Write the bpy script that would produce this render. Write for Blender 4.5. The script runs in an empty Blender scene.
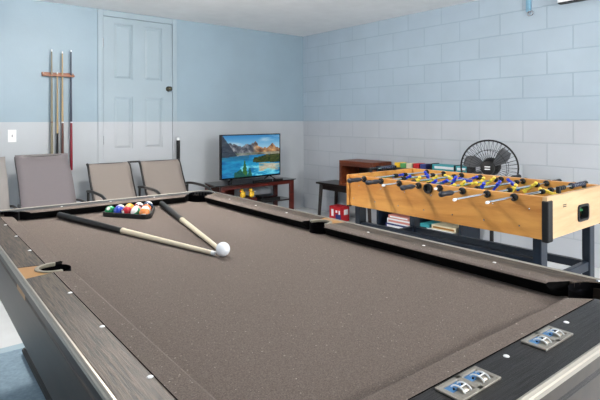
import bpy, bmesh, math, random
from mathutils import Vector, Matrix
random.seed(7)
D = bpy.data
COL = bpy.context.scene.collection
scn = bpy.context.scene
PI = math.pi

# ------------------------------------------------------------ camera, light, exposure
T = 0.68556
cam = D.cameras.new('camera'); camo = D.objects.new('camera', cam); COL.objects.link(camo)
camo.matrix_world = (Matrix.Translation((0, 0, 1.22)) @ Matrix.Rotation(-T, 4, 'Z') @ Matrix.Rotation(PI/2, 4, 'X')
                     @ Matrix.Rotation(-0.003, 4, 'Z'))
cam.sensor_width = 36; cam.lens = 36*496/600; cam.shift_y = -(200-120.96)/600; cam.clip_start = 0.02
scn.camera = camo
scn.view_settings.view_transform = 'Standard'; scn.view_settings.look = 'None'
scn.view_settings.gamma = 1; scn.view_settings.use_curve_mapping = False
scn.view_settings.exposure = -0.07

wd = D.worlds.new('world'); scn.world = wd; wd.use_nodes = True
wd.node_tree.nodes['Background'].inputs[0].default_value = (.75, .85, 1, 1)
wd.node_tree.nodes['Background'].inputs[1].default_value = 0.5

def area(name, loc, target, sx, sy, power, col, spread=180):
    l = D.lights.new(name, 'AREA'); l.shape = 'RECTANGLE'; l.size = sx; l.size_y = sy
    l.energy = power; l.color = col; l.spread = math.radians(spread)
    o = D.objects.new(name, l); COL.objects.link(o); o.location = loc
    o.rotation_euler = (Vector(target)-Vector(loc)).to_track_quat('-Z', 'Y').to_euler()
    return o
# daylight entering by the rear window and a fill added at an unseen left window, and the round ceiling lamp
area('rear_window_light', (2.3, -2.30, 1.55), (2.6, 3, 2.5), 2.6, 1.3, 36, (.93, .97, 1))
area('left_fill_light', (-1.95, 3.2, 1.55), (4, 3.0, 1.0), 2.2, 1.3, 26, (.95, .98, 1))  # added fill from the left, no window seen there
LAMP = 285   # strength of the glass globe built with the ceiling lamp below

# ------------------------------------------------------------ materials
def lin(c):
    return tuple(((v/255)/12.92 if v/255 <= .04045 else ((v/255+.055)/1.055)**2.4) for v in c)+(1,)
def mat(name, rgb, rough=.6, metal=0, spec=.5, noise=0, nscale=40, bump=0, bscale=200, coat=0, emit=0, alpha=1):
    m = D.materials.new(name); m.use_nodes = True; nt = m.node_tree; b = nt.nodes['Principled BSDF']
    c = lin(rgb); b.inputs['Base Color'].default_value = c; b.inputs['Roughness'].default_value = rough
    b.inputs['Metallic'].default_value = metal; b.inputs['Specular IOR Level'].default_value = spec
    b.inputs['Coat Weight'].default_value = coat
    tc = nt.nodes.new('ShaderNodeTexCoord')
    if noise:
        n = nt.nodes.new('ShaderNodeTexNoise'); n.inputs['Scale'].default_value = nscale; n.inputs['Detail'].default_value = 5
        r = nt.nodes.new('ShaderNodeValToRGB')
        r.color_ramp.elements[0].position = .3; r.color_ramp.elements[1].position = .7
        r.color_ramp.elements[0].color = tuple(x*(1-noise) for x in c[:3])+(1,)
        r.color_ramp.elements[1].color = tuple(min(1, x*(1+noise)) for x in c[:3])+(1,)
        nt.links.new(tc.outputs['Object'], n.inputs['Vector']); nt.links.new(n.outputs[0], r.inputs[0])
        nt.links.new(r.outputs[0], b.inputs['Base Color'])
    if bump:
        n = nt.nodes.new('ShaderNodeTexNoise'); n.inputs['Scale'].default_value = bscale; n.inputs['Detail'].default_value = 3
        bp = nt.nodes.new('ShaderNodeBump'); bp.inputs['Strength'].default_value = bump; bp.inputs['Distance'].default_value = .004
        nt.links.new(tc.outputs['Object'], n.inputs['Vector']); nt.links.new(n.outputs[0], bp.inputs['Height'])
        nt.links.new(bp.outputs[0], b.inputs['Normal'])
    if emit:
        b.inputs['Emission Color'].default_value = c; b.inputs['Emission Strength'].default_value = emit
    return m
def wood(name, rgb_a, rgb_b, axis='Y', rough=.35, scale=9, stretch=.08, spec=.5, fine=0, bump=0):
    m = D.materials.new(name); m.use_nodes = True; nt = m.node_tree; b = nt.nodes['Principled BSDF']
    L = nt.links.new; N = nt.nodes.new
    tc = N('ShaderNodeTexCoord'); mp = N('ShaderNodeMapping')
    s = [scale]*3; s['XYZ'.index(axis)] = scale*stretch; mp.inputs['Scale'].default_value = s
    n = N('ShaderNodeTexNoise'); n.inputs['Scale'].default_value = 1; n.inputs['Detail'].default_value = 7; n.inputs['Roughness'].default_value = .65
    n.inputs['Distortion'].default_value = .6
    r = N('ShaderNodeValToRGB'); r.color_ramp.elements[0].position = .36; r.color_ramp.elements[1].position = .64
    r.color_ramp.elements[0].color = lin(rgb_a); r.color_ramp.elements[1].color = lin(rgb_b)
    L(tc.outputs['Object'], mp.inputs[0]); L(mp.outputs[0], n.inputs['Vector']); L(n.outputs[0], r.inputs[0]); L(r.outputs[0], b.inputs['Base Color'])
    b.inputs['Roughness'].default_value = rough; b.inputs['Specular IOR Level'].default_value = spec
    if bump:
        bp = N('ShaderNodeBump'); bp.inputs['Strength'].default_value = bump; bp.inputs['Distance'].default_value = .002
        L(n.outputs[0], bp.inputs['Height']); L(bp.outputs[0], b.inputs['Normal'])
    return m

def paint_wall(name, blue, grey, brick=False, line=1.217, ylevel=True):
    m = D.materials.new(name); m.use_nodes = True; nt = m.node_tree; b = nt.nodes['Principled BSDF']
    L = nt.links.new; N = nt.nodes.new
    tc = N('ShaderNodeTexCoord'); sp = N('ShaderNodeSeparateXYZ'); L(tc.outputs['Object'], sp.inputs[0])
    nz = N('ShaderNodeTexNoise'); nz.inputs['Scale'].default_value = 2.5; nz.inputs['Detail'].default_value = 4
    L(tc.outputs['Object'], nz.inputs['Vector'])
    gt = N('ShaderNodeMath'); gt.operation = 'GREATER_THAN'; gt.inputs[1].default_value = line; L(sp.outputs['Z'], gt.inputs[0])
    mx = N('ShaderNodeMix'); mx.data_type = 'RGBA'; mx.inputs['A'].default_value = lin(grey); mx.inputs['B'].default_value = lin(blue)
    L(gt.outputs[0], mx.inputs['Factor'])
    mr = N('ShaderNodeMapRange'); mr.inputs[1].default_value = .3; mr.inputs[2].default_value = .7; mr.inputs[3].default_value = .95; mr.inputs[4].default_value = 1.04
    L(nz.outputs[0], mr.inputs[0])
    mm = N('ShaderNodeVectorMath'); mm.operation = 'SCALE'; L(mx.outputs['Result'], mm.inputs[0]); L(mr.outputs[0], mm.inputs['Scale'])
    out = mm.outputs[0]
    bp = N('ShaderNodeBump'); bp.inputs['Distance'].default_value = .006
    fn = N('ShaderNodeTexNoise'); fn.inputs['Scale'].default_value = 60; fn.inputs['Detail'].default_value = 3
    L(tc.outputs['Object'], fn.inputs['Vector'])
    if brick:
        cb = N('ShaderNodeCombineXYZ'); ad = N('ShaderNodeMath'); ad.operation = 'SUBTRACT'; ad.inputs[1].default_value = .0464
        L(sp.outputs['Y'], ad.inputs[0]); L(ad.outputs[0], cb.inputs[0]); L(sp.outputs['Z'], cb.inputs[1])
        br = N('ShaderNodeTexBrick'); br.inputs['Scale'].default_value = 1; br.inputs['Mortar Size'].default_value = .0065
        br.inputs['Mortar Smooth'].default_value = .35; br.inputs['Brick Width'].default_value = .4386; br.inputs['Row Height'].default_value = .2032
        br.inputs['Color1'].default_value = (1, 1, 1, 1); br.inputs['Color2'].default_value = (.96, .96, .97, 1); br.inputs['Mortar'].default_value = (.84, .86, .88, 1)
        L(cb.outputs[0], br.inputs['Vector'])
        m2 = N('ShaderNodeMix'); m2.data_type = 'RGBA'; m2.blend_type = 'MULTIPLY'; m2.inputs['Factor'].default_value = 1
        L(out, m2.inputs['A']); L(br.outputs['Color'], m2.inputs['B']); out = m2.outputs['Result']
        iv = N('ShaderNodeMath'); iv.operation = 'MULTIPLY_ADD'; iv.inputs[1].default_value = -1.0; L(br.outputs['Fac'], iv.inputs[0])
        sm = N('ShaderNodeMath'); sm.operation = 'MULTIPLY'; sm.inputs[1].default_value = .15; L(fn.outputs[0], sm.inputs[0]); L(sm.outputs[0], iv.inputs[2])
        L(iv.outputs[0], bp.inputs['Height']); bp.inputs['Strength'].default_value = .4
    else:
        L(fn.outputs[0], bp.inputs['Height']); bp.inputs['Strength'].default_value = .08
    L(out, b.inputs['Base Color']); L(bp.outputs[0], b.inputs['Normal'])
    b.inputs['Roughness'].default_value = .5
    return m

M = dict(
    ceiling=mat('ceiling_paint', (242, 242, 243), .8, noise=.03, nscale=6, bump=.15, bscale=90),
    floor=mat('floor_paint', (205, 207, 208), .35, noise=.06, nscale=5),
    rug=mat('rug_pile', (126, 146, 160), .95, noise=.15, nscale=60, bump=.6, bscale=300, spec=.1),
    rugedge=mat('rug_border', (158, 176, 186), .9, spec=.1),
    back=paint_wall('wall_paint_smooth', (141, 162, 176), (175, 181, 187)),
    block=paint_wall('wall_paint_block', (164, 181, 195), (182, 187, 194), True),
    doorp=paint_wall('door_paint', (150, 167, 178), (178, 183, 189)),
    felt=mat('billiard_cloth', (99, 90, 85), .95, noise=.36, nscale=420, bump=.3, bscale=600, spec=.15),
    rail=wood('charcoal_woodgrain', (8, 6, 5), (88, 74, 61), 'Y', .48, 230, .05, .22, bump=.4),
    rail_dimmed=wood('charcoal_woodgrain_dimmed', (8, 8, 10), (42, 42, 44), 'X', .45, 230, .05, .25, bump=.4),  # same wood as the long rails; dimmer sheen at this angle put into colour
    apron=wood('dark_apron', (32, 26, 22), (56, 46, 38), 'Y', .38, 12, .1, .28),
    black=mat('black_plastic', (13, 13, 15), .5, spec=.35),
    shade_facing=mat('black_shade_and_facing', (8, 8, 9), .9, spec=.1),  # shade under the cushion nose painted black over cloth; end facings black too
    hole=mat('pocket_lining', (3, 3, 6), .9, spec=.05),
    rim=mat('pocket_rim_glare', (122, 116, 102), .5),  # glare on the dark rim put into its colour
    tan=mat('tan_plate', (152, 106, 40), .4, noise=.1, nscale=20),
    alu=mat('aluminium', (168, 162, 152), .38, metal=.9),
    chrome=mat('chrome', (215, 215, 218), .12, metal=1),
    white=mat('white_plastic', (235, 236, 238), .4),
    blue=mat('blue_plastic', (62, 122, 176), .35),
    plate=mat('counter_grey', (150, 148, 142), .4, metal=.4),
    blacktube=mat('black_metal', (28, 26, 26), .35, spec=.6),
    sling=mat('grey_sling', (112, 106, 109), .8, noise=.05, nscale=200, bump=.2, bscale=400),
    sling2=mat('beige_sling', (134, 125, 119), .8, noise=.05, nscale=200, bump=.2, bscale=400),
    sling1=mat('pale_sling', (138, 134, 132), .8, noise=.04, nscale=200),
    fwood=wood('orange_laminate', (178, 116, 52), (212, 152, 78), 'Y', .38, 10, .12, .5),
    fwood_lit=wood('orange_laminate_lit', (182, 148, 108), (210, 178, 138), 'X', .38, 10, .12, .5),  # same laminate; daylight on the near end panel put into the colour
    fleg=mat('navy_black_legs', (20, 30, 44), .35, spec=.45),
    cherry=wood('cherry_wood', (58, 18, 14), (92, 32, 24), 'X', .3, 14, .1),
    crate=wood('brown_crate', (70, 30, 16), (118, 58, 30), 'Y', .4, 14, .1),
    darkwood=wood('black_stain', (22, 17, 16), (40, 30, 28), 'Y', .3, 14, .1),
    glass=mat('black_glass', (18, 17, 18), .08, spec=.8),
    tanshaft=wood('tan_shaft', (150, 128, 88), (176, 154, 112), 'Z', .3, 30, .05),
    shaft=wood('maple_shaft', (214, 200, 172), (232, 220, 196), 'Z', .3, 30, .05),
    cueblack=mat('cue_black', (15, 14, 15), .45, spec=.3, noise=.4, nscale=300),
    cuebrown=mat('cue_brown', (84, 50, 40), .35),
    cuered=mat('cue_red', (128, 22, 40), .3),
    cuenavy=mat('cue_navy', (36, 44, 66), .3),
    cuegrey=mat('cue_grey', (120, 112, 92), .35),
    rackw=wood('rack_wood', (112, 58, 24), (156, 88, 42), 'X', .4, 20, .1),
    brass=mat('aged_knob', (88, 84, 70), .25, metal=.9),
    green=mat('green_felt', (40, 110, 60), .8),
    pblue=mat('player_blue', (25, 50, 185), .3),
    pyel=mat('player_yellow', (226, 200, 70), .35),
    red=mat('red_card', (178, 24, 34), .5),
    teal=mat('teal_card', (52, 150, 160), .5),
    cream=mat('cream_card', (215, 205, 175), .6),
    yellow=mat('yellow_plastic', (236, 190, 50), .4),
    pink=mat('pink_card', (200, 130, 120), .6),
    navy=mat('navy_card', (40, 50, 110), .5),
    lime=mat('green_card', (90, 160, 90), .5),
    skyb=mat('hook_blue', (120, 165, 190), .35),
)

def lint(m):      # pale lint on the cloth
    nt = m.node_tree; b = nt.nodes['Principled BSDF']; src = b.inputs['Base Color'].links[0].from_socket
    n = nt.nodes.new('ShaderNodeTexNoise'); n.inputs['Scale'].default_value = 170; n.inputs['Detail'].default_value = 1
    tc = nt.nodes.new('ShaderNodeTexCoord'); nt.links.new(tc.outputs['Object'], n.inputs['Vector'])
    mr = nt.nodes.new('ShaderNodeMapRange'); mr.inputs[1].default_value = .72; mr.inputs[2].default_value = .78; mr.inputs[4].default_value = .5
    nt.links.new(n.outputs[0], mr.inputs[0])
    mx = nt.nodes.new('ShaderNodeMix'); mx.data_type = 'RGBA'; mx.inputs['B'].default_value = lin((205, 198, 190))
    nt.links.new(mr.outputs[0], mx.inputs['Factor']); nt.links.new(src, mx.inputs['A']); nt.links.new(mx.outputs['Result'], b.inputs['Base Color'])
lint(M['felt'])

# ------------------------------------------------------------ mesh helpers
def new(name, bm, m, parent=None, smooth=False, bevel=0, seg=2, **props):
    me = D.meshes.new(name); bmesh.ops.recalc_face_normals(bm, faces=bm.faces); bm.to_mesh(me); bm.free()
    ms = m if isinstance(m, (list, tuple)) else [m]
    for x in ms: me.materials.append(x)
    if smooth:
        me.shade_smooth()
    o = D.objects.new(name, me); COL.objects.link(o)
    if parent: o.parent = parent
    if smooth and smooth != 'all':
        md = o.modifiers.new('split', 'EDGE_SPLIT'); md.split_angle = math.radians(35)
    if bevel:
        md = o.modifiers.new('bevel', 'BEVEL'); md.width = bevel; md.segments = seg; md.limit_method = 'ANGLE'; md.angle_limit = math.radians(40)
    for k, v in props.items(): o[k] = v
    return o
def thing(name, label, cat, loc=(0, 0, 0), rz=0, group=None):
    o = D.objects.new(name, None); COL.objects.link(o); o.location = loc; o.rotation_euler = (0, 0, rz)
    o.empty_display_size = .05; o['label'] = label; o['category'] = cat
    if group: o['group'] = group
    return o
def tag(o, label, cat, group=None):
    o['label'] = label; o['category'] = cat
    if group: o['group'] = group
    return o
def B(): return bmesh.new()
def box(bm, lo, hi, mi=0, mtx=None):
    vs = [bm.verts.new((x, y, z)) for x in (lo[0], hi[0]) for y in (lo[1], hi[1]) for z in (lo[2], hi[2])]
    for f in ((0, 1, 3, 2), (4, 6, 7, 5), (0, 4, 5, 1), (2, 3, 7, 6), (0, 2, 6, 4), (1, 5, 7, 3)):
        fc = bm.faces.new([vs[i] for i in f]); fc.material_index = mi
    if mtx is not None: bmesh.ops.transform(bm, matrix=mtx, verts=vs)
    return vs
def prism(bm, pts, z0, z1, mi=0):
    a = [bm.verts.new((x, y, z0)) for x, y in pts]; b = [bm.verts.new((x, y, z1)) for x, y in pts]
    n = len(pts); fs = [bm.faces.new(a[::-1]), bm.faces.new(b)]
    for i in range(n): fs.append(bm.faces.new((a[i], a[(i+1) % n], b[(i+1) % n], b[i])))
    for f in fs: f.material_index = mi
    return a+b
def smoothpath(p, k=5, closed=False):
    p = [Vector(q) for q in p]; n = len(p); out = []
    rng = range(n if closed else n-1)
    for i in rng:
        g = (lambda j: p[j % n]) if closed else (lambda j: p[max(0, min(n-1, j))])
        a, b, c, d = g(i-1), g(i), g(i+1), g(i+2)
        for s in range(k):
            t = s/k
            out.append(.5*((2*b)+(c-a)*t+(2*a-5*b+4*c-d)*t*t+(-a+3*b-3*c+d)*t**3))
    if not closed: out.append(p[-1])
    return out
def tube(bm, path, r, n=10, closed=False, mi=0, flat=1.0):
    path = [Vector(q) for q in path]; m = len(path)
    rr = r if isinstance(r, (list, tuple)) else [r]*m
    rings = []; up = None
    for i, p in enumerate(path):
        if closed: t = path[(i+1) % m]-path[(i-1) % m]
        else: t = path[min(m-1, i+1)]-path[max(0, i-1)]
        t.normalize()
        if up is None:
            up = Vector((0, 0, 1)) if abs(t.z) < .9 else Vector((0, 1, 0))
        s = t.cross(up); s.normalize(); up = s.cross(t); up.normalize()
        rings.append([bm.verts.new(p+s*math.cos(a)*rr[i]+up*math.sin(a)*rr[i]*flat) for a in [2*PI*k/n for k in range(n)]])
    for i in range(m if closed else m-1):
        a, b = rings[i], rings[(i+1) % m]
        for k in range(n):
            f = bm.faces.new((a[k], a[(k+1) % n], b[(k+1) % n], b[k])); f.material_index = mi
    if not closed:
        bm.faces.new(rings[0][::-1]).material_index = mi; bm.faces.new(rings[-1]).material_index = mi
def lathe(bm, prof, n=24, mtx=None, mi=0):
    rings = []; allv = []
    for r, z in prof:
        if r < 1e-6: v = [bm.verts.new((0, 0, z))]
        else: v = [bm.verts.new((r*math.cos(2*PI*k/n), r*math.sin(2*PI*k/n), z)) for k in range(n)]
        rings.append(v); allv += v
    for a, b in zip(rings, rings[1:]):
        for k in range(n):
            k2 = (k+1) % n
            if len(a) == 1 and len(b) == 1: continue
            if len(a) == 1: f = bm.faces.new((a[0], b[k], b[k2]))
            elif len(b) == 1: f = bm.faces.new((a[k], b[0], a[k2]))
            else: f = bm.faces.new((a[k], b[k], b[k2], a[k2]))
            f.material_index = mi
    if mtx is not None: bmesh.ops.transform(bm, matrix=mtx, verts=allv)
    return allv
def aim(loc, d):   # matrix putting local +Z along d at loc
    return Matrix.Translation(loc) @ Vector(d).to_track_quat('Z', 'Y').to_matrix().to_4x4()
def sphere(bm, c, r, n=16, mi=0, sc=(1, 1, 1)):
    prof = [(math.sin(PI*i/(n//2))*r, -math.cos(PI*i/(n//2))*r) for i in range(n//2+1)]
    prof[0] = (0, -r); prof[-1] = (0, r)
    lathe(bm, prof, n, Matrix.Translation(c) @ Matrix.Diagonal((*sc, 1)), mi)
def boxobj(name, lo, hi, m, parent=None, bevel=.002, **p):
    b = B(); box(b, lo, hi); return new(name, b, m, parent, bevel=bevel, **p)
def copy_tree(o, parent=None):
    c = o.copy(); COL.objects.link(c)
    if parent: c.parent = parent
    for ch in [x for x in D.objects if x.parent == o]: copy_tree(ch, c)
    return c

# ------------------------------------------------------------ the room
WX, WY, H = 4.487, 5.407, 2.413
X0, Y0 = -2.1, -2.45
S = dict(kind='structure')
boxobj('floor', (X0, Y0, -.1), (WX, WY, 0), M['floor'], bevel=0, **S)
boxobj('ceiling', (X0-.1, Y0-.1, H), (WX+.1, WY+.1, H+.1), M['ceiling'], bevel=0, **S)
boxobj('wall_right', (WX, Y0-.1, -.1), (WX+.15, WY+.15, H), M['block'], bevel=0, **S)
# back wall, opening for the door 1.72..2.50 x .30..2.34
b = B()
for lo, hi in (((X0-.1, WY, -.1), (1.715, WY+.12, H)), ((2.503, WY, -.1), (WX, WY+.12, H)), ((1.715, WY, 2.345), (2.503, WY+.12, H)), ((1.715, WY, -.1), (2.503, WY+.12, .29))):
    box(b, lo, hi)
new('wall_back', b, M['back'], **S)
def wall_hole(name, axis, pos, t, a0, a1, h0, h1, A0, A1):
    b = B()
    for (p, q, r, s) in ((A0, a0, -.1, H), (a1, A1, -.1, H), (a0, a1, -.1, h0), (a0, a1, h1, H)):
        if axis == 'Y': box(b, (p, pos-t, r), (q, pos, s))
        else: box(b, (pos-t, p, r), (pos, q, s))
    new(name, b, M['back'], **S)
wall_hole('wall_front', 'Y', Y0, .1, 1.0, 3.6, .9, 2.2, X0-.1, WX)
wall_hole('wall_left', 'X', X0, .1, 2.1, 4.3, .9, 2.2, Y0, WY)
for nm, lo, hi, ax in (('window_1', (1.0, Y0-.06, .9), (3.6, Y0-.03, 2.2), 0), ('window_2', (X0-.06, 2.1, .9), (X0-.03, 4.3, 2.2), 1)):
    b = B(); w = .05
    if ax == 0:
        for l, h in (((lo[0], lo[1], lo[2]), (hi[0], hi[1], lo[2]+w)), ((lo[0], lo[1], hi[2]-w), (hi[0], hi[1], hi[2])), ((lo[0], lo[1], lo[2]), (lo[0]+w, hi[1], hi[2])), ((hi[0]-w, lo[1], lo[2]), (hi[0], hi[1], hi[2])), ((2.27, lo[1], lo[2]), (2.33, hi[1], hi[2]))): box(b, l, h)
    else:
        for l, h in (((lo[0], lo[1], lo[2]), (hi[0], hi[1], lo[2]+w)), ((lo[0], lo[1], hi[2]-w), (hi[0], hi[1], hi[2])), ((lo[0], lo[1], lo[2]), (hi[0], lo[1]+w, hi[2])), ((lo[0], hi[1]-w, lo[2]), (hi[0], hi[1], hi[2])), ((lo[0], 3.17, lo[2]), (hi[0], 3.23, hi[2]))): box(b, l, h)
    new(nm, b, M['white'], **S)

# door casing and panel door
b = B()
for lo, hi in (((1.662, WY-.016, .29), (1.715, WY+.03, 2.405)), ((2.503, WY-.016, .29), (2.556, WY+.03, 2.405)), ((1.715, WY-.016, 2.345), (2.503, WY+.03, 2.405))):
    box(b, lo, hi)
new('trim_1', b, M['doorp'], bevel=.004, **S)
dr = D.objects.new('door_1', None); COL.objects.link(dr); dr.location = (0, 0, 0); dr['kind'] = 'structure'
b = B(); xs = [1.719, 1.829, 2.033, 2.168, 2.378, 2.499]; zs = [.295, .40, .67, .80, .922, 1.490, 1.678, 2.280, 2.342]
zs = [.295, .42, .70, .922, 1.490, 1.678, 2.280, 2.342]
yf, yb = WY-.004, WY+.032
box(b, (xs[0], yf+.012, zs[0]), (xs[5], yb, zs[-1]))
for i in (0, 2, 4): box(b, (xs[i], yf, zs[0]), (xs[i+1], yf+.012, zs[-1]))
for i in (1, 3):
    for z0, z1 in ((zs[0], zs[1]), (zs[2], zs[3]), (zs[4], zs[5]), (zs[6], zs[7])): box(b, (xs[i], yf, z0), (xs[i+1], yf+.012, z1))
    for z0, z1 in ((zs[1], zs[2]), (zs[3], zs[4]), (zs[5], zs[6])):
        x0, x1 = xs[i], xs[i+1]
        A = [(x0+.012, yf+.012, z0+.012), (x1-.012, yf+.012, z0+.012), (x1-.012, yf+.012, z1-.012), (x0+.012, yf+.012, z1-.012)]
        C = [(x0+.035, yf+.003, z0+.035), (x1-.035, yf+.003, z0+.035), (x1-.035, yf+.003, z1-.035), (x0+.035, yf+.003, z1-.035)]
        A = [b.verts.new(v) for v in A]; C = [b.verts.new(v) for v in C]
        for k in range(4): b.faces.new((A[k], A[(k+1) % 4], C[(k+1) % 4], C[k]))
        b.faces.new(C)
o = new('door_leaf', b, M['doorp'], dr)
b = B(); lathe(b, [(0, 0), (.030, 0), (.031, .006), (.014, .010), (.012, .03), (.022, .036), (.029, .048), (.026, .060), (.012, .066), (0, .067)], 20, aim((2.452, yf, 1.594), (0, -1, 0)))
new('door_knob', b, M['brass'], dr, smooth='all')
b = B(); box(b, (2.499, yf-.002, 1.555), (2.512, yf+.01, 1.63)); new('strike_plate', b, M['chrome'], dr)
for z in (2.06, 1.02):
    b = B(); tube(b, [(1.717, yf-.004, z-.045), (1.717, yf-.004, z+.045)], .006, 8); new('hinge', b, M['chrome'], dr)

# rug under the pool table
b = B(); box(b, (-.75, .1, 0), (1.9, 3.0, .010)); rg = new('rug', b, M['rug'], bevel=.004)
tag(rg, 'flat blue-grey carpet mat lying under the pool table', 'rug')
b = B(); x0, x1, y0, y1 = -.81, 1.96, .04, 3.07
for lo, hi in (((x0, y0, 0), (x1, .1, .009)), ((x0, 3.0, 0), (x1, y1, .009)), ((x0, .1, 0), (-.75, 3.0, .009)), ((1.9, .1, 0), (x1, 3.0, .009))): box(b, lo, hi)
new('border', b, M['rugedge'], rg, bevel=.003)

# ceiling lamp (out of frame, over the far end of the pool table)
for lx, ly, lk, lb in ((1.35, 2.95, 1, 'out-of-frame white globe lamp on the ceiling above the far end of the pool table'), (2.7, -1.95, 2.6, 'white globe lamp on the ceiling near the front window')):
  t = thing('ceiling_lamp', lb, 'lamp', (lx, ly, H))
  b = B(); lathe(b, [(0, 0), (.09, 0), (.09, -.02), (.02, -.04), (.02, -.11), (0, -.11)], 32); new('housing', b, M['white'], t, smooth=True)
  b = B(); sphere(b, (0, 0, -.22), .115, 24); new('globe', b, mat('lamp_globe', (255, 249, 241), .5, emit=LAMP*lk), t, smooth='all')

# ------------------------------------------------------------ pool table
TC = Vector((.853, 1.535, 0)); TR = -.016
pt = thing('pool_table', 'dark charcoal pool table with brown-grey cloth and aluminium edge trim', 'pool table', TC, TR)
def W(x, y, z=0):      # table coordinates to the room
    return TC+Vector((x*math.cos(TR)-y*math.sin(TR), x*math.sin(TR)+y*math.cos(TR), z))
NX, NY = .4625, 1.0175; OX, OYN, OYF = .5845, 1.170, 1.147; CW = .050
def OYs(s): return OYF if s > 0 else OYN
ZT = .8035; ZB = .765
def arc(cx, cy, r, a0, a1, n=12): return [(cx+r*math.cos(math.radians(a0+(a1-a0)*i/n)), cy+r*math.sin(math.radians(a0+(a1-a0)*i/n))) for i in range(n+1)]
a_, b_ = .505, 1.06
pts = []
pts += arc(a_, 0, .036, 270, 90, 14)
pts += arc(a_, b_, .072, 270, 180, 10)
pts += arc(-a_, b_, .072, 0, -90, 10)
pts += arc(-a_, 0, .036, 90, -90, 14)
pts += arc(-a_, -b_, .072, 90, 0, 10)
pts += arc(a_, -b_, .072, 180, 90, 10)
b = B(); prism(b, pts, .735, ZB); new('playing_surface', b, M['felt'], pt)
# cushions
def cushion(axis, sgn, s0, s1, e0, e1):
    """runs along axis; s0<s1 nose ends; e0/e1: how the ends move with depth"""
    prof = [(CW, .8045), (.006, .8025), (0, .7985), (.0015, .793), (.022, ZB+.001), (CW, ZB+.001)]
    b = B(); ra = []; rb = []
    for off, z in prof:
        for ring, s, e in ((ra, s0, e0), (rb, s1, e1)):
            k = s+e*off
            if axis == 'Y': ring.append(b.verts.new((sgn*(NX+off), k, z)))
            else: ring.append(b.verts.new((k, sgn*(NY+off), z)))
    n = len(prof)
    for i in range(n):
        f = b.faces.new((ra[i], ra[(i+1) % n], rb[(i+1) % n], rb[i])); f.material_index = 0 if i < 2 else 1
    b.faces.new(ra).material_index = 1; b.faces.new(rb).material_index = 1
    new('cushion', b, [M['felt'], M['shade_facing']], pt)
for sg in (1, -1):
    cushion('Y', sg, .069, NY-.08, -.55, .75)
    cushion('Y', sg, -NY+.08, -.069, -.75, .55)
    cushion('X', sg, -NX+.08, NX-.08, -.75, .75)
IX, IY = NX+CW, NY+CW
# wooden rails
def rail(pts, m):
    b = B(); prism(b, pts, .745, ZT); new('rail', b, m, pt, bevel=.003)
for sg in (1, -1):
    for s2 in (1, -1):
        rail([(sg*x, s2*y) for x, y in [(IX, .046), (OX, .062), (OX, 1.04)]+arc(.497, 1.052, .0685, -10, -80, 10)+[(IX, .98)]], M['rail'])
    OY = OYs(sg)
    rail([(x, sg*y) for x, y in [(-.425, IY), (.425, IY)]+arc(.497, 1.052, .0685, 172, 100, 10)+[(.485, OY), (-.485, OY)]+[(-x, y) for x, y in arc(.497, 1.052, .0685, 172, 100, 10)][::-1]], M['rail_dimmed'])
# corner caps and pockets
for sx in (1, -1):
    for sy in (1, -1):
        OY = OYs(sy)
        p = [(OX, 1.041)]+arc(OX-.03, OY-.03, .03, 0, 90, 6)+[(.486, OY)]+arc(.497, 1.052, .068, 99, -9, 14)
        b = B(); prism(b, [(sx*x, sy*y) for x, y in p], .745, .8045)
        new('corner_cap', b, M['black'], pt, bevel=.003)
        b = B(); lathe(b, [(.0685, .802), (.068, .73), (.06, .66), (.03, .64), (0, .64)], 24, Matrix.Translation((sx*.497, sy*1.052, 0)))
        new('pocket', b, M['hole'], pt, smooth='all')
    p = [(OX, -.062), (OX, .062)]+[(IX, .046)]+arc(.500, 0, .044, 80, -80, 18)+[(IX, -.046)]
    b = B(); prism(b, [(sx*x, y) for x, y in p], .745, ZT-.001); new('pocket_plate', b, M['tan'], pt)
    b = B()
    o_ = arc(.500, 0, .051, 105, -105, 18); i_ = arc(.500, 0, .040, -105, 105, 18)
    prism(b, [(sx*x, y) for x, y in o_+i_], .796, .8065); new('pocket_rim', b, M['rim'], pt, bevel=.002)
    b = B(); lathe(b, [(.0435, .80), (.0435, .73), (.040, .66), (.03, .64), (0, .64)], 24, Matrix.Translation((sx*.500, 0, 0)))
    new('pocket', b, M['hole'], pt, smooth='all')
# aluminium trim all round
def ring(name, prof, m, r=.03, **k):
    b = B(); base = []
    for cx, cy, a0 in ((1, 1, 0), (-1, 1, 90), (-1, -1, 180), (1, -1, 270)):
        for i in range(7): base.append((cx, cy, math.radians(a0+15*i)))
    rings = []
    for cx, cy, a in base:
        rings.append([b.verts.new((cx*(OX-r)+math.cos(a)*(r+d), cy*(OYs(cy)-r)+math.sin(a)*(r+d), z)) for d, z in prof])
    n = len(prof)
    for i in range(len(rings)):
        p, q = rings[i], rings[(i+1) % len(rings)]
        for j in range(n): b.faces.new((p[j], p[(j+1) % n], q[(j+1) % n], q[j]))
    return new(name, b, m, pt, smooth=True)
ring('edge_trim', [(-.001, .8035), (.0005, .8062), (.004, .8062), (.0055, .803), (.0055, .800), (.008, .798), (.008, .790), (.005, .788), (-.001, .788)], M['alu'])
ring('apron', [(.002, .7885), (-.004, .70), (-.022, .567), (-.04, .567), (-.03, .7885)], M['apron'])
b = B(); box(b, (-.54, -1.09, .60), (.54, 1.09, .63)); new('under_panel', b, M['black'], pt)
for sx in (1, -1):
    for sy in (1, -1):
        b = B(); box(b, (sx*.13, sy*.72, .012), (sx*.27, sy*.86, .60)); new('leg', b, M['apron'], pt, bevel=.006)
# floor frame on the left and right
for sx in (1, -1):
    b = B(); tube(b, smoothpath([(sx*.30, 1.33, .03), (sx*.345, 1.33, .03), (sx*.352, 1.32, .03), (sx*.352, .6, .03), (sx*.352, -.9, .03)], 4), .014, 8)
    new('floor_bar', b, M['black'], pt, smooth=True)
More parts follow.
